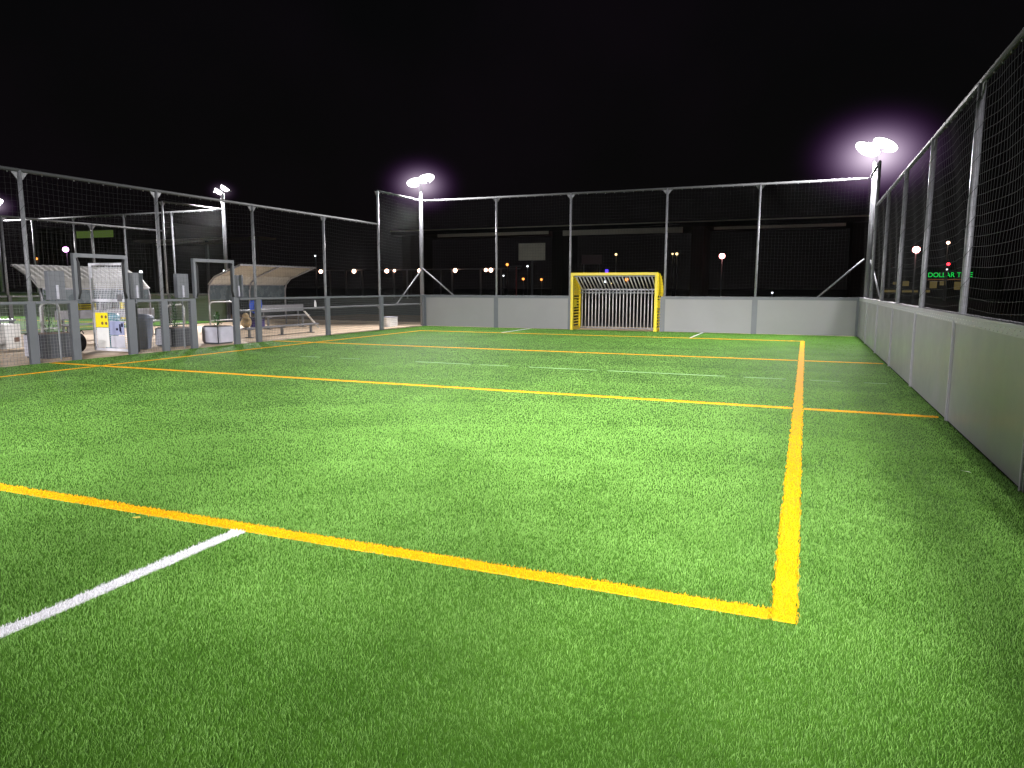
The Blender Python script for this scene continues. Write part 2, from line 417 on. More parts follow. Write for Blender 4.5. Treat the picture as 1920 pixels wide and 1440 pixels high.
# ------------------------------------------------------------------ solid board walls
def board_wall(label, P0, rz, seams, L, gap=None, rivets=True, postw=.07, strip='strip_alu', height=HB):
    """local x runs along the wall from P0, local -y faces the court"""
    root = empty('board_wall', P0, rz, label, 'board wall', 'board walls round the courts')
    ss = sorted(set([0] + seams + [L]))
    for a, c in zip(ss[:-1], ss[1:]):
        if gap and a >= gap[0] - .01 and c <= gap[1] + .01: continue
        MB().box((a + .005, 0, .012), (c - .005, .028, height - .03)).build('board_panel', 'board', root, bevel=.002)
    for s in ss:
        b = MB(); w = postw
        b.box((s - w / 2, -.008, .0), (s + w / 2, -.0005, height - .075))
        if strip == 'strip_alu': b.box((s - .006, -.026, .0), (s + .006, -.0085, height - .075))
        b.box((s - w / 2 * .8, .03, 0), (s + w / 2 * .8, .10, height - .01))
        b.build('post', strip, root)
    segs = [(0, L)] if not gap else [(0, gap[0]), (gap[1], L)]
    for (a, c) in segs:
        b = MB(); b.box((a, -.014, height - .028), (c, .11, height)); b.box((a, -.012, height - .10), (c, -.002, height - .0285))
        tr = b.build('top_rail', 'strip_alu' if strip == 'strip_alu' else 'post_grey', root, bevel=.003)
        if rivets:
            rv = MB(); k = int((c - a) / .15)
            for i in range(k):
                for (dz, dx) in ((-.045, 0), (-.082, .075)):
                    rv.lathe([(.007, 0), (.006, .003), (.002, .005)], (0, 0, 0), 6)
                    n = 18; o = len(rv.v) - n
                    for q in range(o, len(rv.v)):
                        x, y, z = rv.v[q]; rv.v[q] = (a + .05 + i * .15 + dx + x, -.012 - z, height + dz + y)
            rr = rv.build('rivet', 'white_plain', tr); rr['kind'] = 'stuff'
    return root
board_wall('white board wall across the far end, split by the yellow goal', (-W, 0, 0), 0, [3.0, 5.86, 9.10, 12.03], W, (5.86, 9.10), False, .17, 'post_grey')
board_wall('long smooth grey board wall down the right side with riveted top rail', (0, 0, 0), -math.pi / 2, [3.0 * k for k in range(1, 10)], 30.0, None, True, .075, 'strip_alu')
board_wall('pale board wall across the end of the second court at the far left', (CX2 - W, CY2, 0), 0, [3.0, 5.86, 9.10, 12.03], W, (5.86, 9.10), False, .17, 'post_grey')

# ------------------------------------------------------------------ goals
def make_goal(loc, label):
    g = empty('goal', loc, 0, label, 'goal', 'yellow goals')
    w = 3.02; z = 1.98; t = .095; d1, d2, zk = .38, .92, 1.40
    MB().box((0, -.12, 0), (t, .0, z - t)).build('goal_post', 'yellow_paint', g, bevel=.01)
    MB().box((w - t, -.12, 0), (w, .0, z - t)).build('goal_post', 'yellow_paint', g, bevel=.01)
    MB().box((0, -.12, z - t), (w, .0, z)).build('crossbar', 'yellow_paint', g, bevel=.01)
    MB().box((t, .003, z - t - .05), (w - t, .05, z - .04)).build('crossbar_lip', 'steel', g)
    for x in (.03, w - .03):
        b = MB()
        path = [(x, .03, z - .06), (x, d1, z - .08), (x, d2, zk), (x, d2, .10), (x, d2 - .08, .03), (x, .03, .03)]
        for p, q in zip(path[:-1], path[1:]): b.bar(p, q, .06, .085)
        sp = b.build('side_frame', 'yellow_paint', g)
        b = MB(); k = 17
        for i in range(k):
            zz = .10 + i * (z - .25) / k
            dd = d2 if zz < zk else d2 + (d1 - d2) * (zz - zk) / (z - zk)
            b.bar((x, .03, zz), (x, dd, zz), .02, .045)
        b.build('slat', 'yellow_paint', sp)['kind'] = 'stuff'
        b = MB(); b.box((x - .015, .16, .78), (x + .015, .50, 1.06)); b.build('plate', 'sign_yellow', sp)
        # perforated yellow top corner plate (outer side)
        b = MB(); x2 = x + (.035 if x > 1 else -.035)
        for i in range(6):
            zz = 1.24 + i * .105
            dd = d2 - .02 if zz < zk else d2 + (d1 - d2) * (zz - zk) / (z - zk)
            b.box((x2 - .006, .02, zz), (x2 + .006, dd, zz + .055))
            b.box((x2 - .006, .02, zz + .055), (x2 + .006, dd * .42, zz + .105)); b.box((x2 - .006, dd * .62, zz + .055), (x2 + .006, dd, zz + .105))
        b.build('corner_plate', 'yellow_paint', sp)
    MB().box((.06, d2 - .03, zk - .02), (w - .06, d2 + .03, zk + .03)).build('rear_bar', 'alu', g)
    MB().box((.06, d2 - .02, zk - .13), (w - .06, d2 + .02, zk - .09)).build('rear_bar', 'steel', g)
    MB().box((.06, d2 - .02, .02), (w - .06, d2 + .02, .06)).build('rear_bar', 'steel', g)
    n = 23
    for i in range(n):
        x = .12 + i * (w - .24) / (n - 1)
        b = MB(); b.tube([(x, .05, z - .10), (x, d2 - .01, zk + .01)], .019, 6); b.tube([(x, d2, zk - .03), (x, d2, .05)], .021, 6)
        b.build('bar', 'bar_alu', g, True)
    return g
goal = make_goal((-9.12, -.10, 0), 'yellow framed goal with grey bars set in the far white board wall')
dup(goal, (CX2 - 9.12, CY2 - .10, 0), None, 'yellow goal half hidden behind the left canopy on the second court', 'yellow goals')

# ------------------------------------------------------------------ left mesh fence with gates
def wire_panel(b, x, ya, yb, za, zb, sp=.062, r=.0028, axis='y'):
    def P(s, z): return (x, s, z) if axis == 'y' else (s, x, z)
    n = max(1, int(abs(yb - ya) / sp)); m = max(1, int((zb - za) / sp))
    for i in range(n + 1):
        s = ya + (yb - ya) * i / n; b.tube([P(s, za), P(s, zb)], r, 3, False)
    for i in range(m + 1):
        z = za + (zb - za) * i / m; b.tube([P(ya, z), P(yb, z)], r, 3, False)
def mesh_fence(label, x0, y0, spans, posts, ledge=None, side=-1, wide=.17):
    root = empty('mesh_fence', (x0, y0, 0), 0, label, 'mesh fence', 'low mesh fences round the courts')
    for (a, c) in spans:
        b = MB(); wire_panel(b, 0, a + .08, c - .08, .03, HB - .06)
        b.build('mesh_panel', 'wire', root)
        MB().box((-.035, a + .08, HB - .05), (.035, c - .08, HB)).build('top_rail', 'post_grey' if wide > .1 else 'steel', root, bevel=.004)
    for p in posts:
        MB().box((-.05, p - wide / 2, 0), (.03, p + wide / 2, HB + .005)).build('post', 'post_grey', root, bevel=.006)
    if ledge:
        a, c = ledge
        MB().box((-.30, a, .83), (-.05, c, .87)).build('ledge', 'alu', root, bevel=.004)
        for p in posts:
            if a - .1 <= p <= c + .1:
                MB().prism([(-.05, .83), (-.28, .83), (-.05, .62)], p + .10, p + .13).build('bracket', 'steel', root)
    return root
mesh_fence('low grey mesh fence with top rail and ledge between second gate and far corner', -W, 0,
           [(-3, 0), (-6, -3), (-9, -6), (-9.75, -9)], [-.04, -3, -6, -9, -9.80], (-9.4, -.1))
mesh_fence('short low mesh fence with wide grey posts between the two gates', -W, 0, [(-12.02, -11.2), (-12.85, -12.02)], [-11.2, -12.02, -12.88])
mesh_fence('low mesh fence with wide grey posts at the left edge before the open gate', -W, 0,
           [(-15.05, -14.2), (-18, -15.05), (-21, -18), (-24, -21), (-27, -24), (-30, -27)], [-14.2, -15.05, -18, -21, -24, -27, -30], (-18.1, -15.3))
mesh_fence('low mesh fence along the near side of the second court beyond the path', CX2, CY2,
           [(-3, 0), (-6, -3), (-9, -6), (-12, -9), (-15, -12)], [-.04, -3, -6, -9, -12, -15], None, -1, .10)

def gate_frame(label, ya, yb, zt=2.05):
    g = empty('gate', (-W, ya, 0), 0, label, 'gate', 'gates in the left fence')
    L = yb - ya
    MB().box((-.04, .0, HB + .01), (.04, .07, zt)).build('frame_post', 'post_grey', g, bevel=.004)
    MB().box((-.04, L - .07, .0), (.04, L, zt)).build('frame_post', 'post_grey', g, bevel=.004)
    MB().box((-.04, .0, zt + .001), (.04, L, zt + .08)).build('lintel', 'post_grey', g, bevel=.004)
    for y, s in ((.105, -1), (L - .105, 1)):
        MB().tube([(.02, y + .05 * s, HB + .03), (.03, y, HB + .18), (.03, y, zt - .12), (.02, y + .03 * s, zt - .02)], .03, 8).build('rubber_guard', 'rubber', g, True)
    return g
g1 = gate_frame('grey gate frame with its white mesh door standing open, yellow sign on the door', -14.15, -12.93)
door = MB(); D = 1.14; zt = 1.98
x1, yd = -.05, 1.20
for (a, c) in (((-D, yd, .06), (-D + .05, yd + .04, zt)), ((-.10, yd, .06), (-.05, yd + .04, zt)), ((-D + .05, yd, zt - .05), (-.10, yd + .04, zt)), ((-D + .05, yd, .06), (-.10, yd + .04, .12)), ((-D + .05, yd, 1.14), (-.10, yd + .04, 1.20))):
    door.box(a, c)
dr = door.build('door', 'door_white', g1, bevel=.003)
b = MB(); wire_panel(b, yd + .02, -D + .05, -.10, .12, 1.14, .045, .003, 'x'); wire_panel(b, yd + .02, -D + .05, -.10, 1.20, zt - .05, .045, .003, 'x'); b.build('door_mesh', 'door_white', dr)
MB().box((-.30, yd - .012, 1.15), (-.16, yd - .002, 1.30)).build('latch', 'alu', dr)
sg = MB().box((-1.02, yd - .014, .58), (-.64, yd - .004, .90)).build('warning_sign', 'sign_yellow', dr)
sk = MB()   # dark pictograms: two warning figures
for cx in (-.81, -.69):
    for cz in (.67, .81):
        n0 = len(sk.v); sk.lathe([(.035, 0), (.035, .002)], (0, 0, 0), 10)
        for q in range(n0, len(sk.v)):
            x, y, z = sk.v[q]; sk.v[q] = (cx + x, yd - .0145 - z, cz + y)
sk.build('pictogram', 'sign_dark', sg)
MB().box((-1.0, yd - .012, .14), (-.64, yd - .003, .57)).build('notice', 'white_plain', dr)
pb = MB().box((-.60, yd - .012, .42), (-.16, yd - .003, .72)).build('poster', 'poster', dr)
pp = MB()
for (x0, z0, w_, h_) in ((-.30, .50, .05, .16), (-.24, .60, .06, .08), (-.27, .46, .03, .12), (-.40, .52, .06, .05)): pp.box((x0, yd - .0155, z0), (x0 + w_, yd - .0125, z0 + h_))
pp.build('print', 'navy', pb)
MB().box((-.58, yd - .012, .14), (-.16, yd - .003, .40)).build('notice', 'white', dr)
gate_frame('grey gate frame standing open and empty nearer the far corner', -11.14, -9.83, 2.06)

# grey cabinets with lids just outside the gates
def cabinet(x, y, label, lid=True):
    g = empty('cabinet', (x, y, 0), 0, label, 'cabinet', 'grey post cabinets outside the gates')
    MB().tube([(0, 0, 0), (0, 0, 1.2)], .02, 8).build('post', 'steel_dull', g)
    MB().box((-.06, -.17, 1.2), (.06, .17, 1.78)).build('box', 'post_grey', g, bevel=.01)
    MB().box((.062, -.03, 1.22), (.075, .02, 1.5)).build('label_strip', 'white', g)
    return g
cabinet(-15.5, -14.22, 'dark grey box on a post before the first gate, left of the open door')
cabinet(-15.5, -12.37, 'dark grey box on a post just right of the open door')
cabinet(-15.5, -11.08, 'dark grey box on a post left of the empty gate frame')
cabinet(-15.5, -9.25, 'dark grey box on a post right of the empty gate frame')

# ------------------------------------------------------------------ floodlights
def lens_mesh(cx, cy, rx, ry, d):
    b = MB(); prof = [(1.0, 0), (.97, -.35), (.8, -.75), (.5, -.95), (.05, -1)]
    n = 28; vs = []; fs = []
    for (r, z) in prof:
        for k in range(n):
            a = 2 * math.pi * k / n; vs.append((cx + rx * r * math.cos(a), cy + ry * r * math.sin(a), z * d))
    for i in range(len(prof) - 1):
        for k in range(n): fs.append((i * n + k, (i + 1) * n + k, (i + 1) * n + (k + 1) % n, i * n + (k + 1) % n))
    fs.append(tuple((len(prof) - 1) * n + k for k in range(n))[::-1]); b.add(vs, fs); return b
def housing_mesh(cx, cy, rx, ry, d):
    b = MB(); prof = [(1.04, 0), (1.03, .3), (.85, .8), (.4, 1.)]
    b.lathe([(r, z * d) for r, z in prof], (0, 0, 0), 28); b.v = [(cx + x * rx, cy + y * ry, z) for x, y, z in b.v]; return b
PAINTED_GLOW = None
def painted_glow_mat(name, colr, k, R_):  # lamp glare painted as a glowing volume, whiter towards the centre
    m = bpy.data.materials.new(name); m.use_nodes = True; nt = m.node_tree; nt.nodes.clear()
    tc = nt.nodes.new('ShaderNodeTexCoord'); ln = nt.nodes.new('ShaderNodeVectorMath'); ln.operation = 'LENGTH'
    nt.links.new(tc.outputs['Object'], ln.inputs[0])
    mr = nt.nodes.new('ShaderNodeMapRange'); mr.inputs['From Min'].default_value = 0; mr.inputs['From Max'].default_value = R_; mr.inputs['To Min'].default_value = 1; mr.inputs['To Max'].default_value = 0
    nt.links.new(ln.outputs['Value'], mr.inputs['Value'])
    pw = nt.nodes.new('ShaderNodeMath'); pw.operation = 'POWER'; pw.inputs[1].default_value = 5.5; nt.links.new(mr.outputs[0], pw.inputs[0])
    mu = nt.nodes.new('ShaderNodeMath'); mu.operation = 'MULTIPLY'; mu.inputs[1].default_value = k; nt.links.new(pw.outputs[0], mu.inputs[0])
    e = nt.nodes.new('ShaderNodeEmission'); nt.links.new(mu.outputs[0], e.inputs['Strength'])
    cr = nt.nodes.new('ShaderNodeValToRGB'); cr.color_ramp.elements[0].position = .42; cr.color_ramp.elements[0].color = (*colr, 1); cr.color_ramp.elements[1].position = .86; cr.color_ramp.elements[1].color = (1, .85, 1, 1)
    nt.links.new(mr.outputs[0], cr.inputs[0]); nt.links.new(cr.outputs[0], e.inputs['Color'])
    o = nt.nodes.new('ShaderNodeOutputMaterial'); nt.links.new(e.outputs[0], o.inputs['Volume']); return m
def floodlight(x, y, aim, label, power, rz=0., hz=5.55, size=.36, painted_glow=1.0, glow_radius=1.7, spread=175, spot=0, sides=((0, 1, 0), (1, 0, 0))):
    g = empty('floodlight', (x, y, 0), 0, label, 'floodlight', 'white floodlights at the court corners')
    MB().tube([(0, 0, 0), (0, 0, hz - .12)], .08, 12, True, [.085, .07]).build('pole', 'steel', g, True)
    head = MB(); head.bar((-.42 * math.cos(rz), -.42 * math.sin(rz), hz - .10), (.42 * math.cos(rz), .42 * math.sin(rz), hz - .10), .07, .05)
    hd = head.build('crossarm', 'steel_dull', g)
    d = Vector((aim[0] - x, aim[1] - y, 0)).normalized()
    for s in (-1, 1):
        c = Vector((math.cos(rz), math.sin(rz), 0)) * .66 * size * s
        lamp = housing_mesh(0, 0, size, size * .62, .07).build('lamp_head', 'steel_dull', g, True)
        # tilt towards the court
        zax = Vector((d.x * math.sin(R(-36)), d.y * math.sin(R(-36)), math.cos(R(36)))).normalized()
        xax = Vector((math.cos(rz), math.sin(rz), 0)); xax = (xax - zax * xax.dot(zax)).normalized(); yax = zax.cross(xax)
        mt = Matrix((xax, yax, zax)).transposed().to_4x4(); mt.translation = Vector((c.x, c.y, hz + .06 * s))
        lamp.matrix_local = mt
        lens = lens_mesh(0, 0, size * .96, size * .60, .15).build('lens', 'lamp_white', lamp, True)
    if not power: return g
    if spot:
        L = bpy.data.lights.new('floodlight_beam', 'SPOT'); L.spot_size = R(spot); L.spot_blend = .55; L.shadow_soft_size = .35; L.energy = power; L.color = (1, .965, .985)
    else:
        L = bpy.data.lights.new('floodlight_beam', 'AREA'); L.shape = 'DISK'; L.size = .55; L.energy = power; L.color = (1, .965, .985); L.spread = R(spread)
    lo = bpy.data.objects.new('floodlight_beam', L); col.objects.link(lo); lo.parent = g
    tgt = Vector((aim[0] - x, aim[1] - y, (aim[2] if len(aim) > 2 else 0) - hz)).normalized()
    lo.location = Vector((0, 0, hz - .16)) + d * .18
    lo.rotation_euler = tgt.to_track_quat('-Z', 'Y').to_euler()
    if painted_glow:
        b = MB(); b.ball((0, 0, 0), glow_radius, 24, 16)
        hm = painted_glow_mat('painted_glow_volume', (.46, .14, .64), 1.0 * painted_glow, glow_radius)
        ho = b.build('painted_glow', hm); ho.location = (x, y, hz - .10 * glow_radius); ho.scale = (1.2, 1.2, .85)  # glowing ball added round the lamp to paint its glare
        tag(ho, 'faint purple painted glow round ' + label.split(' on ')[0].replace('the ', ''), 'painted_glow', 'painted glow round the floodlights', 'stuff')
    return g
P = 2600
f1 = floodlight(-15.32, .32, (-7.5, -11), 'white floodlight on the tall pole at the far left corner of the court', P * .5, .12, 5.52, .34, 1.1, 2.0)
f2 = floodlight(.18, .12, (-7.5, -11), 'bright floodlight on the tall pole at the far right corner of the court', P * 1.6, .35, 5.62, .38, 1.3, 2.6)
nl = floodlight(-15.32, -30.2, (-9.5, -6, .6), 'floodlight on a pole at the near left corner behind the view', 0, .2, 5.6, .35, 0)
nr = floodlight(.25, -30.2, (-5.5, -6, .6), 'floodlight on a pole at the near right corner behind the view', 0, -.2, 5.6, .35, 0)
def beam(par, aim, power, ang):
    L = bpy.data.lights.new('floodlight_beam', 'SPOT'); L.shadow_soft_size = .3; L.spot_blend = .8; L.spot_size = R(ang); L.energy = power; L.color = (1, .965, .985)
    o = bpy.data.objects.new('floodlight_beam', L); col.objects.link(o); o.parent = par; o.location = (0, .0, 5.36)
    o.rotation_euler = (Vector(aim) - Vector((par.location.x, par.location.y, 5.36))).to_track_quat('-Z', 'Y').to_euler()
for aim, k, ang in (((-1.0, -15, 0), 5.2, 34), ((-4.5, -15.2, 0), 2.6, 31), ((-9, -15.5, 0), 3.4, 36), ((-12.5, -18.5, 0), 4.2, 36), ((-9, -4, .5), 6.5, 34), ((-3.8, -18.7, 0), 2.5, 28)): beam(nr, aim, 6800 * k, ang)
for aim, k, ang in (((-12, -5, .5), 2.5, 34), ((-6, -4, .5), 1.2, 34), ((-6, -15, 0), 4.2, 36)): beam(nl, aim, 6000 * k, ang)
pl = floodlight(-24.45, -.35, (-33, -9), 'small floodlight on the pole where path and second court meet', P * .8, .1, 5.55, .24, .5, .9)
for aim, k, ang in (((-20, -5.5, 0), 1.9, 50), ((-19.8, -12.5, 0), 2.2, 26)): beam(pl, aim, 6000 * k, ang)
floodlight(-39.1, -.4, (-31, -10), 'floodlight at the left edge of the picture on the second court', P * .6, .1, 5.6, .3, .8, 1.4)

def brace(a, c, label):
    b = MB(); b.tube([a, c], .028, 8); tag(b.build('brace', 'steel', None, True), label, 'brace', 'diagonal pole braces')
brace((-15.2, .1, 2.22), (-13.85, .14, 1.17), 'diagonal brace from left floodlight pole down onto the far board wall')
brace((-15.2, .1, 2.15), (-15.2, -1.75, .88), 'diagonal brace from left floodlight pole down to the fence ledge')
brace((.05, .12, 2.35), (-1.2, .14, 1.17), 'diagonal brace from right floodlight pole down onto the far board wall')
brace((.22, .05, 2.30), (.52, -.9, 1.0), 'short bright brace from right floodlight pole behind the right wall')

# ------------------------------------------------------------------ shelters between the courts
def shelter(loc, L, rz, zf, zb, depth, label):
    """open front faces local +x"""
    g = empty('shelter', loc, rz, label, 'shelter', 'team shelters on the path')
    prof = [(-depth, 0), (-depth, zb - .25), (-depth + .07, zb), (-depth + .3, zb + .22), (0, zf)]
    for k, y in enumerate((0, L / 2, L)):
        MB().tube([(px, y, pz) for px, pz in prof], .03, 8).build('frame', 'alu', g, True)
    b = MB()
    up = [(-depth + .0, zb - .03), (-depth + .1, zb + .06), (-depth + .32, zb + .26), (.05, zf + .045)]
    n = int(L / .09)
    vs = []; fs = []
    for i in range(n + 1):
        y = -.05 + (L + .1) * i / n; dz = .012 * (i % 2)
        for (px, pz) in up: vs.append((px, y, pz + dz))
    for i in range(n):
        for k in range(3): a = i * 4 + k; fs.append((a, a + 1, a + 5, a + 4))
    b.add(vs, fs); b.build('roof', 'roof', g)
    MB().box((-.01, -.05, zf - .01), (.06, L + .05, zf + .035)).build('front_rail', 'alu', g)
    MB().box((-depth - .03, .04, zb - .06), (-depth + .0, L - .04, zb - .02)).build('back_rail', 'alu', g)
    MB().box((-depth - .012, .04, 1.02), (-depth + .004, L - .04, zb - .065)).build('back_pane', 'screen', g)
    return g
s2 = shelter((-19.35, -5.0, 0), 3.95, 0, 2.2, 1.58, 1.45, 'open team shelter with tan lit canopy, right of the empty gate')
s1 = shelter((-20.75, -8.3, 0), 3.3, math.pi, 2.0, 1.45, .95, 'team shelter with silvery canopy seen behind the open white door')
shelter((-20.75, -12.9, 0), 3.6, math.pi, 2.0, 1.45, 1.3, 'team shelter whose canopy tip shows at the left edge of the picture')

def bench(loc, L, rz, label, back=True, m='alu', sw=.3, sh=.45):
    g = empty('bench', loc, rz, label, 'bench', 'benches by the courts')
    MB().box((-sw / 2, 0, sh - .04), (sw / 2, L, sh)).build('seat', m, g, bevel=.006)
    for y in (.25, L - .25) + ((L / 2,) if L > 3 else ()):
        b = MB(); b.box((-.03, y - .03, 0), (.03, y + .03, sh - .05)); b.box((-sw / 2 + .02, y - .035, sh - .075), (sw / 2 - .02, y + .035, sh - .045)); b.box((-sw / 2 + .01, y - .035, 0), (sw / 2 - .01, y + .035, .02))
        if back: b.box((-sw / 2 - .06, y - .02, .02), (-sw / 2 - .02, y + .02, sh + .22))
        b.build('leg', 'steel', g)
    if back: MB().box((-sw / 2 - .02, 0, sh + .12), (-sw / 2 + .02, L, sh + .36)).build('backrest', m, g, bevel=.006)
    return g
bench((-18.9, -4.5, 0), 2.35, 0, 'aluminium bench with a backrest standing in the right shelter', True, 'alu', .32, .47)
bench((-20.2, -10.9, 0), 3.2, math.pi * 0, 'aluminium bench standing in the shelter behind the open door', True)
bench((-16.45, -8.1, 0), 3.3, 0, 'long low backless bench just outside the fence by the right shelter', False, 'alu', .28, .30)
bench((-16.25, -17.4, 0), 1.9, 0, 'low dark brown bench at the left edge outside the fence', False, 'brown', .35, .32)

# planters
def planter(loc, w, hgt, label, plant=True, whitepart=.5, ph=.75):
    g = empty('planter', loc, 0, label, 'planter', 'planters outside the fence')
    b = MB(); b.prism([(-w / 2, 0), (w / 2, 0), (w / 2 * 1.08, hgt), (-w / 2 * 1.08, hgt)], -w / 2, w / 2)
    b.build('box', 'planter_dark', g, bevel=.01)
    MB().box((-w / 2 - .01, -w / 2 - .032, .04), (-w / 2 + w * min(1, whitepart + .3), -w / 2 - .02, hgt - .02)).build('white_panel', 'white', g)
    if whitepart > .9: MB().box((w / 2 + .02, -w / 2, .04), (w / 2 + .032, w / 2, hgt - .02)).build('white_panel', 'white', g)
    MB().box((-w / 2 + .02, -w / 2 + .02, hgt), (w / 2 - .02, w / 2 - .02, hgt + .01)).build('soil', 'soil', g)
    if plant:
        b = MB(); rnd = random.Random(w * 31 + loc[1])
        for i in range(150):
            z = hgt + rnd.uniform(0, 1) * ph; a = rnd.uniform(0, 6.28); rr = .09 * (1 - (z - hgt) / ph) + .03
            c = Vector((math.cos(a) * rr * rnd.random(), math.sin(a) * rr * rnd.random(), z)); t = Vector((math.cos(a), math.sin(a), rnd.uniform(.2, 1.4))).normalized() * .075
            s = t.cross(Vector((0, 0, 1))).normalized() * .014
            b.add([c, c + t * .5 + s, c + t, c + t * .5 - s], [(0, 1, 2, 3)])
        b.tube([(0, 0, hgt), (.01, 0, hgt + ph * .9)], .01, 5); b.build('plant', 'leaf', g)
    return g
planter((-16.1, -14.0, 0), .62, .50, 'half white half dark planter with a thin plant, left of the open gate', True, .42, .85)
planter((-16.1, -10.8, 0), .60, .46, 'dark planter with a white side and thin plant, between the gates', True, .55, .8)
planter((-15.75, -9.75, 0), .50, .46, 'white sided planter with a small plant inside the empty gate frame', True, .95, .35)

# bins
def bin_(loc, label, m, r=.21, hgt=.80):
    g = empty('litter_bin', loc, 0, label, 'bin', 'bins beside the gates')
    MB().lathe([(r * .68, 0), (r * .7, .02), (r, hgt - .1), (r * 1.03, hgt - .08)], (0, 0, 0), 18).build('body', m, g, True)
    MB().lathe([(r * 1.08, hgt - .08), (r * 1.1, hgt - .03), (r * .9, hgt + .02), (r * .3, hgt + .05)], (0, 0, 0), 18).build('lid', m, g, True)
    return g
bin_((-16.15, -11.72, 0), 'tapered blue-grey litter bin between open door and next post', 'bin_grey', .26, .78)
bin_((-16.9, -11.95, 0), 'teal recycling bin behind the blue-grey bin', 'teal', .2, .8)

# hoop racks
def rack(loc, rz, label, w=.55, hh=1.0):
    g = empty('bike_rack', loc, rz, label, 'bike rack', 'white tubular bike racks on the path')
    k = .1
    MB().tube([(0, 0, 0), (0, 0, hh - k), (0, k * .3, hh - k * .3), (0, k, hh), (0, w - k, hh), (0, w - k * .3, hh - k * .3), (0, w, hh - k), (0, w, hh * .48)], .022, 8).build('hoop', 'bar_alu', g, True)
    MB().tube([(0, .0, hh * .5), (0, w, hh * .5)], .018, 8).build('crossbar', 'bar_alu', g, True)
    return g
rack((-17.0, -13.55, 0), 0, 'white tube bike rack outside the fence left of the open door', .42, 1.1)
rack((-17.0, -10.2, 0), 0, 'white tube bike rack between the two gates')
rack((-17.0, -8.75, 0), 0, 'white tube bike rack seen through the empty gate', .9, 1.05)

# bags, cloth and small things
g = empty('rucksack', (-16.5, -13.12, 0), .5, 'black rucksack on the ground in the open gateway', 'rucksack')
MB().ball((0, 0, .23), .22, 14, 10, .8, .95, 1.05).build('body', 'black_cloth', g, True)
MB().ball((-.05, -.22, .15), .14, 12, 8, .8, .8, 1).build('pocket', 'maroon', g, True)
MB().tube([(0, .1, .42), (.05, .12, .5), (.1, .12, .42)], .012, 6).build('strap', 'black_cloth', g)
g = empty('bag', (-16.45, -7.95, .30), 0, 'tan cloth bag on the end of the low bench', 'bag')
MB().ball((0, 0, .16), .17, 14, 10, .8, 1, .95).build('body', 'tan', g, True)
MB().ball((0, -.02, .34), .09, 12, 8).build('flap', 'tan', g, True)
g = empty('cool_box', (-16.45, -7.5, .30), .1, 'dark purple cool box beside the tan bag on the low bench', 'cool box')
MB().box((-.13, -.19, 0), (.13, .19, .24)).build('body', 'purple', g, bevel=.02)
MB().box((-.14, -.2, .245), (.14, .2, .29)).build('lid', 'navy', g, bevel=.015)
b = MB(); n = 10; vs = []; fs = []
for i in range(n + 1):
    for j in range(9):
        u = i / n; v = j / 8
        yy = -9.15 + u * .44; zz = 1.13 - v * .30
        vs.append((-15.16 - .02 * math.sin(u * 14 + v * 3) - .03 * v, yy + .03 * math.sin(v * 4) * (u - .5), zz - .06 * v * math.sin(u * 5)))
for i in range(n):
    for j in range(8): a = i * 9 + j; fs.append((a, a + 9, a + 10, a + 1))
b.add(vs, fs)
o = b.build('shirt', 'blue_cloth', None, True); tag(o, 'blue shirt hung over the fence at the post right of the empty gate', 'shirt')
g = empty('bottle', (-15.24, -6.35, .87), 0, 'small white bottle standing on the fence ledge', 'bottle')
MB().lathe([(.035, 0), (.037, .02), (.037, .13), (.018, .17), (.016, .19)], (0, 0, 0), 12).build('body', 'white_plain', g, True)
MB().lathe([(.02, .191), (.02, .215)], (0, 0, 0), 12).build('cap', 'white', g)
g = empty('notice_box', (-19.2, -12.95, 0), .3, 'white printed box standing on the sandy path at the far left', 'box')
MB().box((-.2, -.24, 0), (.2, .24, .58)).build('body', 'white_plain', g, bevel=.01)
MB().box((.202, .02, .15), (.206, .18, .26)).build('print', 'sign_dark', g)
g = empty('board', (-17.8, -2.9, 0), 0, 'white plank leaning on the bench in the right shelter', 'plank')
MB().bar((0, 0, .02), (-.25, -.45, .62), .16, .02).build('plank', 'white_plain', g)
g = empty('crate', (-16.0, -1.0, 0), 0, 'white crate outside the fence near the far left corner', 'crate')
MB().box((-.2, -.26, 0), (.2, .26, .34)).build('box', 'white_plain', g, bevel=.01)
MB().box((-.21, -.27, .345), (.21, .27, .37)).build('lid', 'white', g)

M['dry_leaf'] = mat('dry_leaf', (.45, .38, .06), .7, 0, .3, .2, 30)
for (x, y, a, lab, mm, k) in ((-5.35, -20.95, .4, 'tiny yellow fallen leaf on the turf beside the white line', 'dry_leaf', 1.), (-.9, -22.15, 1.9, 'tiny yellow fallen leaf on the turf near the bottom right corner', 'dry_leaf', .9), (-.28, -17.6, 2.6, 'small pale scrap lying on the turf beside the right wall', 'white_plain', 1.3)):
    b = MB(); ca, sa = math.cos(a), math.sin(a); q = [(-.03, 0, 0), (-.01, .010, .004), (.02, .008, .006), (.035, 0, .002), (.015, -.009, .0), (-.012, -.008, .003)]
    b.add([(k * (u * ca - v_ * sa), k * (u * sa + v_ * ca), w_) for u, v_, w_ in q], [(0, 1, 4, 5), (1, 2, 3, 4)])
    o = b.build('fallen_leaf' if mm == 'dry_leaf' else 'litter_scrap', mm); o.location = (x, y, .026); tag(o, lab, 'leaf' if mm == 'dry_leaf' else 'scrap')

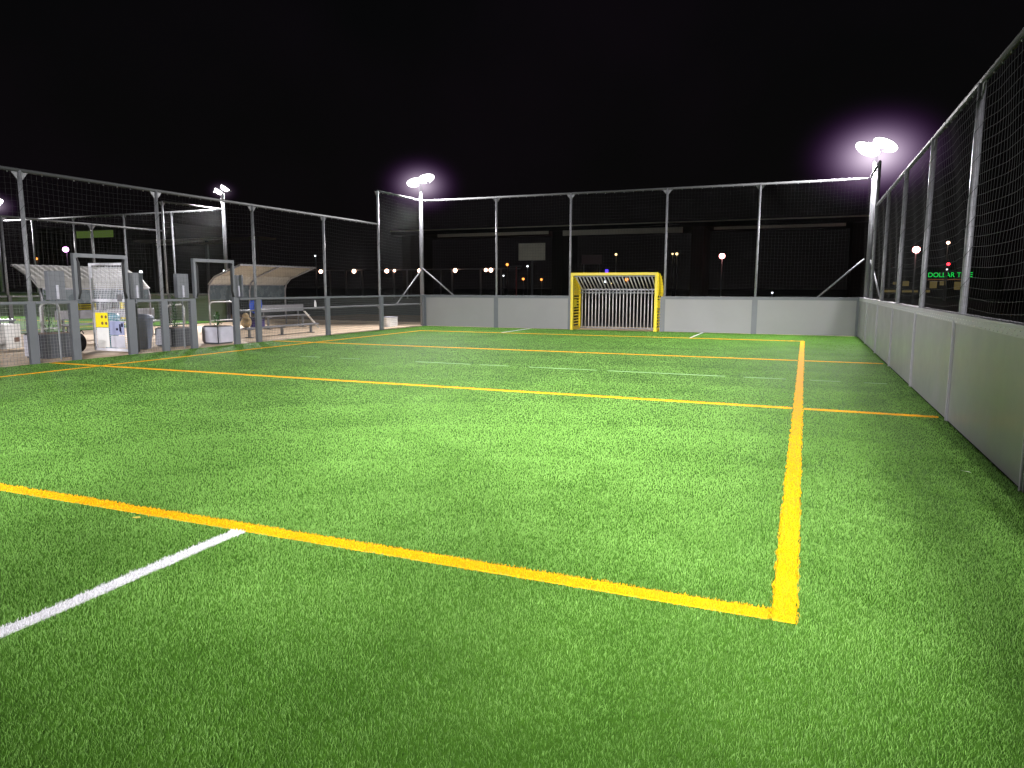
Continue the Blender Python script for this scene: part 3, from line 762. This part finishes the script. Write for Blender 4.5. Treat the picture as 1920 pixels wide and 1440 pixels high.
# ------------------------------------------------------------------ second court turf and markings
tag(MB().box((CX2 - W, CY2 - 30, -.02), (CX2 - .06, CY2 - .02, .006)).build('second_court_turf', 'turf_base'), kind='structure')
for (a, bb, c, d, cc) in ((-13.6, -1.5, Y1 - .06, Y1 + .06, 'yel'), (-13.6, -1.5, Y2 - .06, Y2 + .06, 'yel'), (-13.6, -1.5, -11.87, -11.82, 'wht'), (-1.6, -1.5, -20, Y1 - .05, 'yel'), (-15, -1.6, Y3 - .057, Y3 + .057, 'yel')):
    tag(MB().box((CX2 + a, CY2 + c, .0065), (CX2 + bb, CY2 + d, .011)).build('second_court_line', cc + '_base'), kind='structure')

# ------------------------------------------------------------------ far background
def street_lamp(x, y, z, label, bulb, r=.2, rb=None, light=None, lc=(1, .6, .5), core=None):
    g = empty('street_lamp', (x, y, 0), 0, label, 'street lamp', 'street lamps in the dark beyond the courts')
    MB().tube([(0, .12, -.03), (0, .12, z + .05)], .06, 8, True, [.08, .045]).build('pole', 'steel_dull', g, True)
    MB().box((-.12, -.2, z + r * .8), (.12, .2, z + r * .8 + .07)).build('head', 'steel_dull', g)
    MB().ball((0, 0, z), r, 14, 10, 1, 1, .95).build('bulb', bulb, g, True)
    if light:
        L = bpy.data.lights.new('street_light', 'POINT'); L.energy = light; L.color = lc; L.shadow_soft_size = r
        o = bpy.data.objects.new('street_light', L); col.objects.link(o); o.parent = g; o.location = (0, -r - .3, z - .1)
    return g
street_lamp(-32.76, 70, 5.28, 'pink-red glowing street lamp just left of the goal, below the overpass', 'bulb_pink', .30)
street_lamp(-10.48, 60, 5.05, 'large pink-red street lamp right of the goal, seen through the far net', 'bulb_pink', .32)
street_lamp(8.1, 55, 5.17, 'pink street lamp seen through the right net left of the store', 'bulb_pink', .34)
street_lamp(14.59, 80, 7.14, 'tall warm white street lamp above the green store sign', 'bulb_warm', .20)
street_lamp(17.46, 85, 5.93, 'warm white street lamp partly behind the nearest right net pole', 'bulb_warm', .20)
street_lamp(-53.53, 100, 5.76, 'orange street lamp high between the two far net poles left of the goal', 'bulb_orange', .26)
street_lamp(-50.3, 100, 3.08, 'low orange lamp under the pale billboard', 'bulb_orange', .24)
street_lamp(-46.7, 100, 2.97, 'low red-orange lamp right of the low orange lamp', 'bulb_orange', .22)
street_lamp(-41.73, 80, 4.78, 'small cold white lamp on a thin post by the billboard', 'bulb_white', .15)
street_lamp(-45.78, 80, 3.33, 'small cold white lamp left of the billboard, low down', 'bulb_white', .13)
street_lamp(-30.26, 90, 6.83, 'single amber lamp above the middle of the goal', 'bulb_amber', .20)
street_lamp(-21.2, 90, 6.77, 'left one of the amber lamp pair right of the goal', 'bulb_amber', .15)
street_lamp(-20.54, 90, 6.76, 'right and brighter one of the amber lamp pair', 'bulb_amber', .22)
street_lamp(-29.27, 80, 2.39, 'white lamp seen through the goal bars', 'bulb_white', .17)
street_lamp(-28.4, 80, 2.1, 'fainter white lamp seen low through the goal bars', 'bulb_amber', .13)
street_lamp(-28.41, 90, 2.81, 'orange lamp seen through the right half of the goal bars', 'bulb_orange', .28)
street_lamp(-4.56, 50, 1.02, 'tiny white ground lamp just above the far board wall', 'bulb_white', .09)
street_lamp(-76.33, 30, 5.5, 'magenta-white street lamp above the left canopy', 'bulb_magenta', .30)
street_lamp(-103.3, 45, 5.44, 'dim pink lamp far off at the left', 'bulb_orange', .18)
street_lamp(-83.0, 45, 3.43, 'small white lamp between open door and next net pole', 'bulb_white', .22)
street_lamp(-68.67, 45, 3.46, 'small white lamp seen through the empty gate frame', 'bulb_white', .18)
street_lamp(-66.41, 60, 5.9, 'dim white lamp high above the right shelter', 'bulb_white', .12)

# blue and red beacon on a far vehicle
g = empty('patrol_car', (-33.03, 95, 0), 0, 'far dark vehicle with a blue and red roof beacon above the goal', 'car')
MB().box((-2.2, -.9, 1.3), (2.2, .9, 2.3)).build('body', 'under', g, bevel=.2)
MB().box((-1.2, -.8, 2.3), (1.2, .8, 3.3)).build('cabin', 'under', g, bevel=.25)
MB().box((-.28, -.1, 4.1), (.2, .1, 4.55)).build('beacon', 'bulb_blue', g)
MB().box((-.3, -.1, 3.7), (.3, .1, 4.05)).build('beacon', 'bulb_red', g)
MB().tube([(0, 0, 3.2), (0, 0, 3.7)], .05, 6).build('mast', 'steel_dull', g)

# traffic light
g = empty('traffic_light', (14.0, 75, 0), 0, 'red traffic light above the green store sign', 'traffic light')
MB().tube([(0, .2, -.03), (0, .2, 4.9)], .07, 8).build('pole', 'steel_dull', g, True)
MB().box((-.16, -.06, 3.5), (.16, .16, 4.75)).build('housing', 'rubber', g)
MB().ball((0, -.07, 4.35), .19, 12, 8).build('red_lamp', 'bulb_red', g)
MB().ball((-.1, -.07, 3.72), .09, 10, 6).build('lower_lamp', 'bulb_white', g)

# store
g = empty('store', (14.4, 92, 0), 0, 'low store with glowing green letters seen through the right net', 'store')
MB().box((-8, 0, 0), (9, 8, 4.4)).build('wall', 'far_wall', g)
b = MB()
for (x0, x1_, z0, z1_) in ((-5.6, -3.6, .9, 1.25), (-3.2, -1.2, .9, 1.2), (-.9, .3, .9, 1.25), (.2, 1.1, 1.5, 2.5), (1.4, 2.2, 1.9, 2.5), (3.2, 4.1, 1.3, 2.4), (-4.4, -3.5, 2.0, 2.4), (-3.2, -2.4, 1.8, 2.5), (4.5, 5., 1.2, 2.1)):
    MB().box((x0, -.06, z0), (x1_, -.003, z1_)).build('window', 'window_lit', g)
MB().box((-.1, -.12, 2.66), (4.6, -.003, 2.78)).build('fascia_light', glow('fascia_warm', (.8, .3, .12), .16), g)
cu = bpy.data.curves.new('letters', 'FONT'); cu.body = 'DOLLAR TREE'; cu.size = .92; cu.extrude = .03
to = bpy.data.objects.new('letters', cu); col.objects.link(to); bpy.context.view_layer.update()
me = bpy.data.meshes.new_from_object(to.evaluated_get(bpy.context.evaluated_depsgraph_get())); bpy.data.objects.remove(to)
me.materials.clear(); me.materials.append(M['sign_green'])
lo = bpy.data.objects.new('sign_letters', me); col.objects.link(lo); lo.parent = g; lo.rotation_euler = (R(90), 0, 0); lo.location = (-.15, -.2, 3.05)
wd = max(v.co.x for v in me.vertices); lo.scale = (5.4 / wd, 1, 1)

# overpass behind the far end
g = empty('overpass', (-25, 60, 0), 0, 'dark elevated roadway with pale girders crossing behind the far net', 'overpass')
MB().box((-29, .3, 8.42), (29.5, 9, 8.85)).build('deck', 'under', g)
MB().box((-29, .1, 8.92), (29.5, .22, 9.04)).build('parapet_rail', 'girder', g)
MB().box((-29, .3, 8.86), (29.5, .45, 8.9)).build('parapet', 'under', g)
MB().box((-21.7, .0, 8.02), (-6.3, .25, 8.40)).build('girder', 'girder', g)
MB().box((-4.4, .0, 7.78), (10.0, .25, 8.40)).build('girder', 'girder', g)
MB().box((13.5, .0, 8.0), (27, .25, 8.30)).build('girder', 'girder', g)
for x in (-27, -5.4, 11.6, 28.5): MB().box((x - .7, 1, -.03), (x + .7, 7, 8.41)).build('pier', 'far_wall', g)
g = empty('billboard', (-29.65, 50, 0), 0, 'pale blank billboard beneath the overpass left of the goal', 'billboard')
MB().box((-1.55, 0, 4.45), (1.55, .12, 6.3)).build('panel', 'girder', g)
MB().tube([(0, .2, -.03), (0, .2, 6.2)], .12, 8).build('post', 'steel_dull', g)
g = empty('roadside_sign', (-25.7, 60, 0), 0, 'small dim sign panel above the goal', 'sign')
MB().box((-1.25, 0, 4.3), (1.25, .1, 5.4)).build('panel', mat('dim_panel', (.14, .1, .1), .8), g)
for x in (-1, 1): MB().tube([(x, .15, -.03), (x, .15, 5.3)], .07, 8).build('post', 'steel_dull', g)
g = empty('signpost', (-35.5, 60, 0), 0, 'thin dark red post with a crossarm left of the goal', 'signpost')
MB().tube([(0, 0, -.03), (0, 0, 4.1)], .08, 8).build('post', mat('red_post', (.3, .06, .06), .6), g)
MB().box((-.9, -.05, 4.05), (.7, .05, 4.2)).build('crossarm', 'steel_dull', g)

# walkway with a row of hanging lamps
g = empty('walkway_frame', (-52, 60, 0), 0, 'long low frame of posts and one beam with lamps, far behind the left fence', 'walkway frame')
MB().box((-20, -.05, 3.78), (17, .05, 3.90)).build('beam', 'steel', g)
for x in (-12.0, -9.3, -6.6, -1.5, .6, 5.7, 7.4, 11.5, 14.4): MB().box((x - .1, -.05, -.03), (x + .1, .05, 3.77)).build('post', 'steel', g)
first = None
for k, (x, lab, r) in enumerate(((-65.3, 'hanging lamp left of the tallest net pole, leftmost of the row', .27), (-59.7, 'hanging lamp just left of the left wing of the far net', .28), (-54.4, 'hanging lamp inside the left wing of the far net, bigger of two', .28),
     (-53.2, 'smaller hanging lamp inside the left wing of the far net', .18), (-49.3, 'hanging lamp right behind the left floodlight pole', .28), (-44.0, 'hanging lamp between floodlight pole and first far net pole', .27),
     (-39.6, 'left lamp of the close pair before the first far net pole', .22), (-38.9, 'right lamp of the close pair at the first far net pole', .27))):
    if first is None:
        first = empty('hanging_lamp', (x, 59.7, 3.78), 0, lab, 'lamp', 'row of warm lamps on the walkway frame')
        MB().tube([(0, 0, 0), (0, .25, .1)], .03, 6).build('bracket', 'steel_dull', first)
        MB().ball((0, 0, -.1), .27, 12, 8).build('bulb', 'bulb_warm', first, True)
    else:
        o = dup(first, (x, 59.7, 3.78), None, lab); o.scale = (r / .27,) * 3

# left background building and roofs
g = empty('building', (-93, 47, 0), 0, 'dark building with a greenish lit window band above the left canopy', 'building')
MB().box((-14, 0, -.03), (14, 10, 8.0)).build('wall', 'far_wall', g)
MB().box((-14, -.3, 9.3), (14, 10, 9.8)).build('roof', 'under', g)
MB().box((-14, .3, 8.0), (14, 9.5, 9.3)).build('clerestory', 'far_wall', g)
for k in range(7):
    MB().box((-4.7 + k * 1.05, .2, 8.3), (-3.75 + k * 1.05, .29, 9.25)).build('window', 'window_green', g)
g = empty('far_canopy', (-72, 45, 0), 0, 'long thin roof edge in the dark above the empty gate', 'canopy')
MB().box((-12, 0, 7.3), (9, 3, 7.55)).build('roof', 'girder', g)
MB().box((-7, -1, 6.75), (7, -.7, 6.95)).build('gutter', 'girder', g)
for x in (-9, 0, 8): MB().box((x - .15, .5, -.03), (x + .15, .8, 7.29)).build('post', 'steel_dull', g)

# ------------------------------------------------------------------ night sky
w = bpy.data.worlds.new('World'); sc.world = w; w.use_nodes = True; nt = w.node_tree
bg = nt.nodes['Background']; bg.inputs['Strength'].default_value = 1
tc = nt.nodes.new('ShaderNodeTexCoord'); sep = nt.nodes.new('ShaderNodeSeparateXYZ'); nt.links.new(tc.outputs['Generated'], sep.inputs[0])
cr = nt.nodes.new('ShaderNodeValToRGB'); nt.links.new(sep.outputs['Z'], cr.inputs[0])
cr.color_ramp.elements[0].position = 0; cr.color_ramp.elements[0].color = (.0030, .0026, .0026, 1)
cr.color_ramp.elements[1].position = .5; cr.color_ramp.elements[1].color = (.0016, .0018, .0022, 1)
sn = nt.nodes.new('ShaderNodeTexNoise'); sn.inputs['Scale'].default_value = 2.2; sn.inputs['Detail'].default_value = 5; nt.links.new(tc.outputs['Generated'], sn.inputs['Vector'])
sr = nt.nodes.new('ShaderNodeMapRange'); sr.inputs['From Min'].default_value = .42; sr.inputs['From Max'].default_value = .75; sr.inputs['To Max'].default_value = .8; nt.links.new(sn.outputs['Fac'], sr.inputs['Value'])
sm = nt.nodes.new('ShaderNodeMix'); sm.data_type = 'RGBA'; sm.inputs[7].default_value = (.0048, .0030, .0050, 1)
nt.links.new(sr.outputs[0], sm.inputs[0]); nt.links.new(cr.outputs[0], sm.inputs[6]); nt.links.new(sm.outputs[2], bg.inputs['Color'])

# ------------------------------------------------------------------ camera
cam = bpy.data.cameras.new('Camera'); co = bpy.data.objects.new('Camera', cam); col.objects.link(co); sc.camera = co
cam.sensor_width = 36; cam.lens = 1328.33 / 1920 * 36; cam.clip_end = 2000; cam.clip_start = .05
yaw, pit, rol = R(22.3477), R(7.7424), R(.1078)
F = Vector((-math.sin(yaw) * math.cos(pit), math.cos(yaw) * math.cos(pit), -math.sin(pit)))
Rt = Vector((math.cos(yaw), math.sin(yaw), 0)); U = Rt.cross(F)
R2 = Rt * math.cos(rol) + U * math.sin(rol); U2 = -Rt * math.sin(rol) + U * math.cos(rol)
mt = Matrix((R2, U2, -F)).transposed().to_4x4(); mt.translation = CAM; co.matrix_world = mt

sc.view_settings.view_transform = 'Standard'; sc.view_settings.look = 'None'; sc.view_settings.exposure = 0
sc.cycles.use_denoising = True
sc.cycles.max_bounces = 5; sc.cycles.diffuse_bounces = 2; sc.cycles.glossy_bounces = 2; sc.cycles.transmission_bounces = 2
sc.cycles.sample_clamp_indirect = 4; sc.cycles.volume_step_rate = 1.0; sc.cycles.caustics_reflective = False; sc.cycles.caustics_refractive = False
sc.cycles.pixel_filter_type = 'BLACKMAN_HARRIS'; sc.cycles.filter_width = 1.5
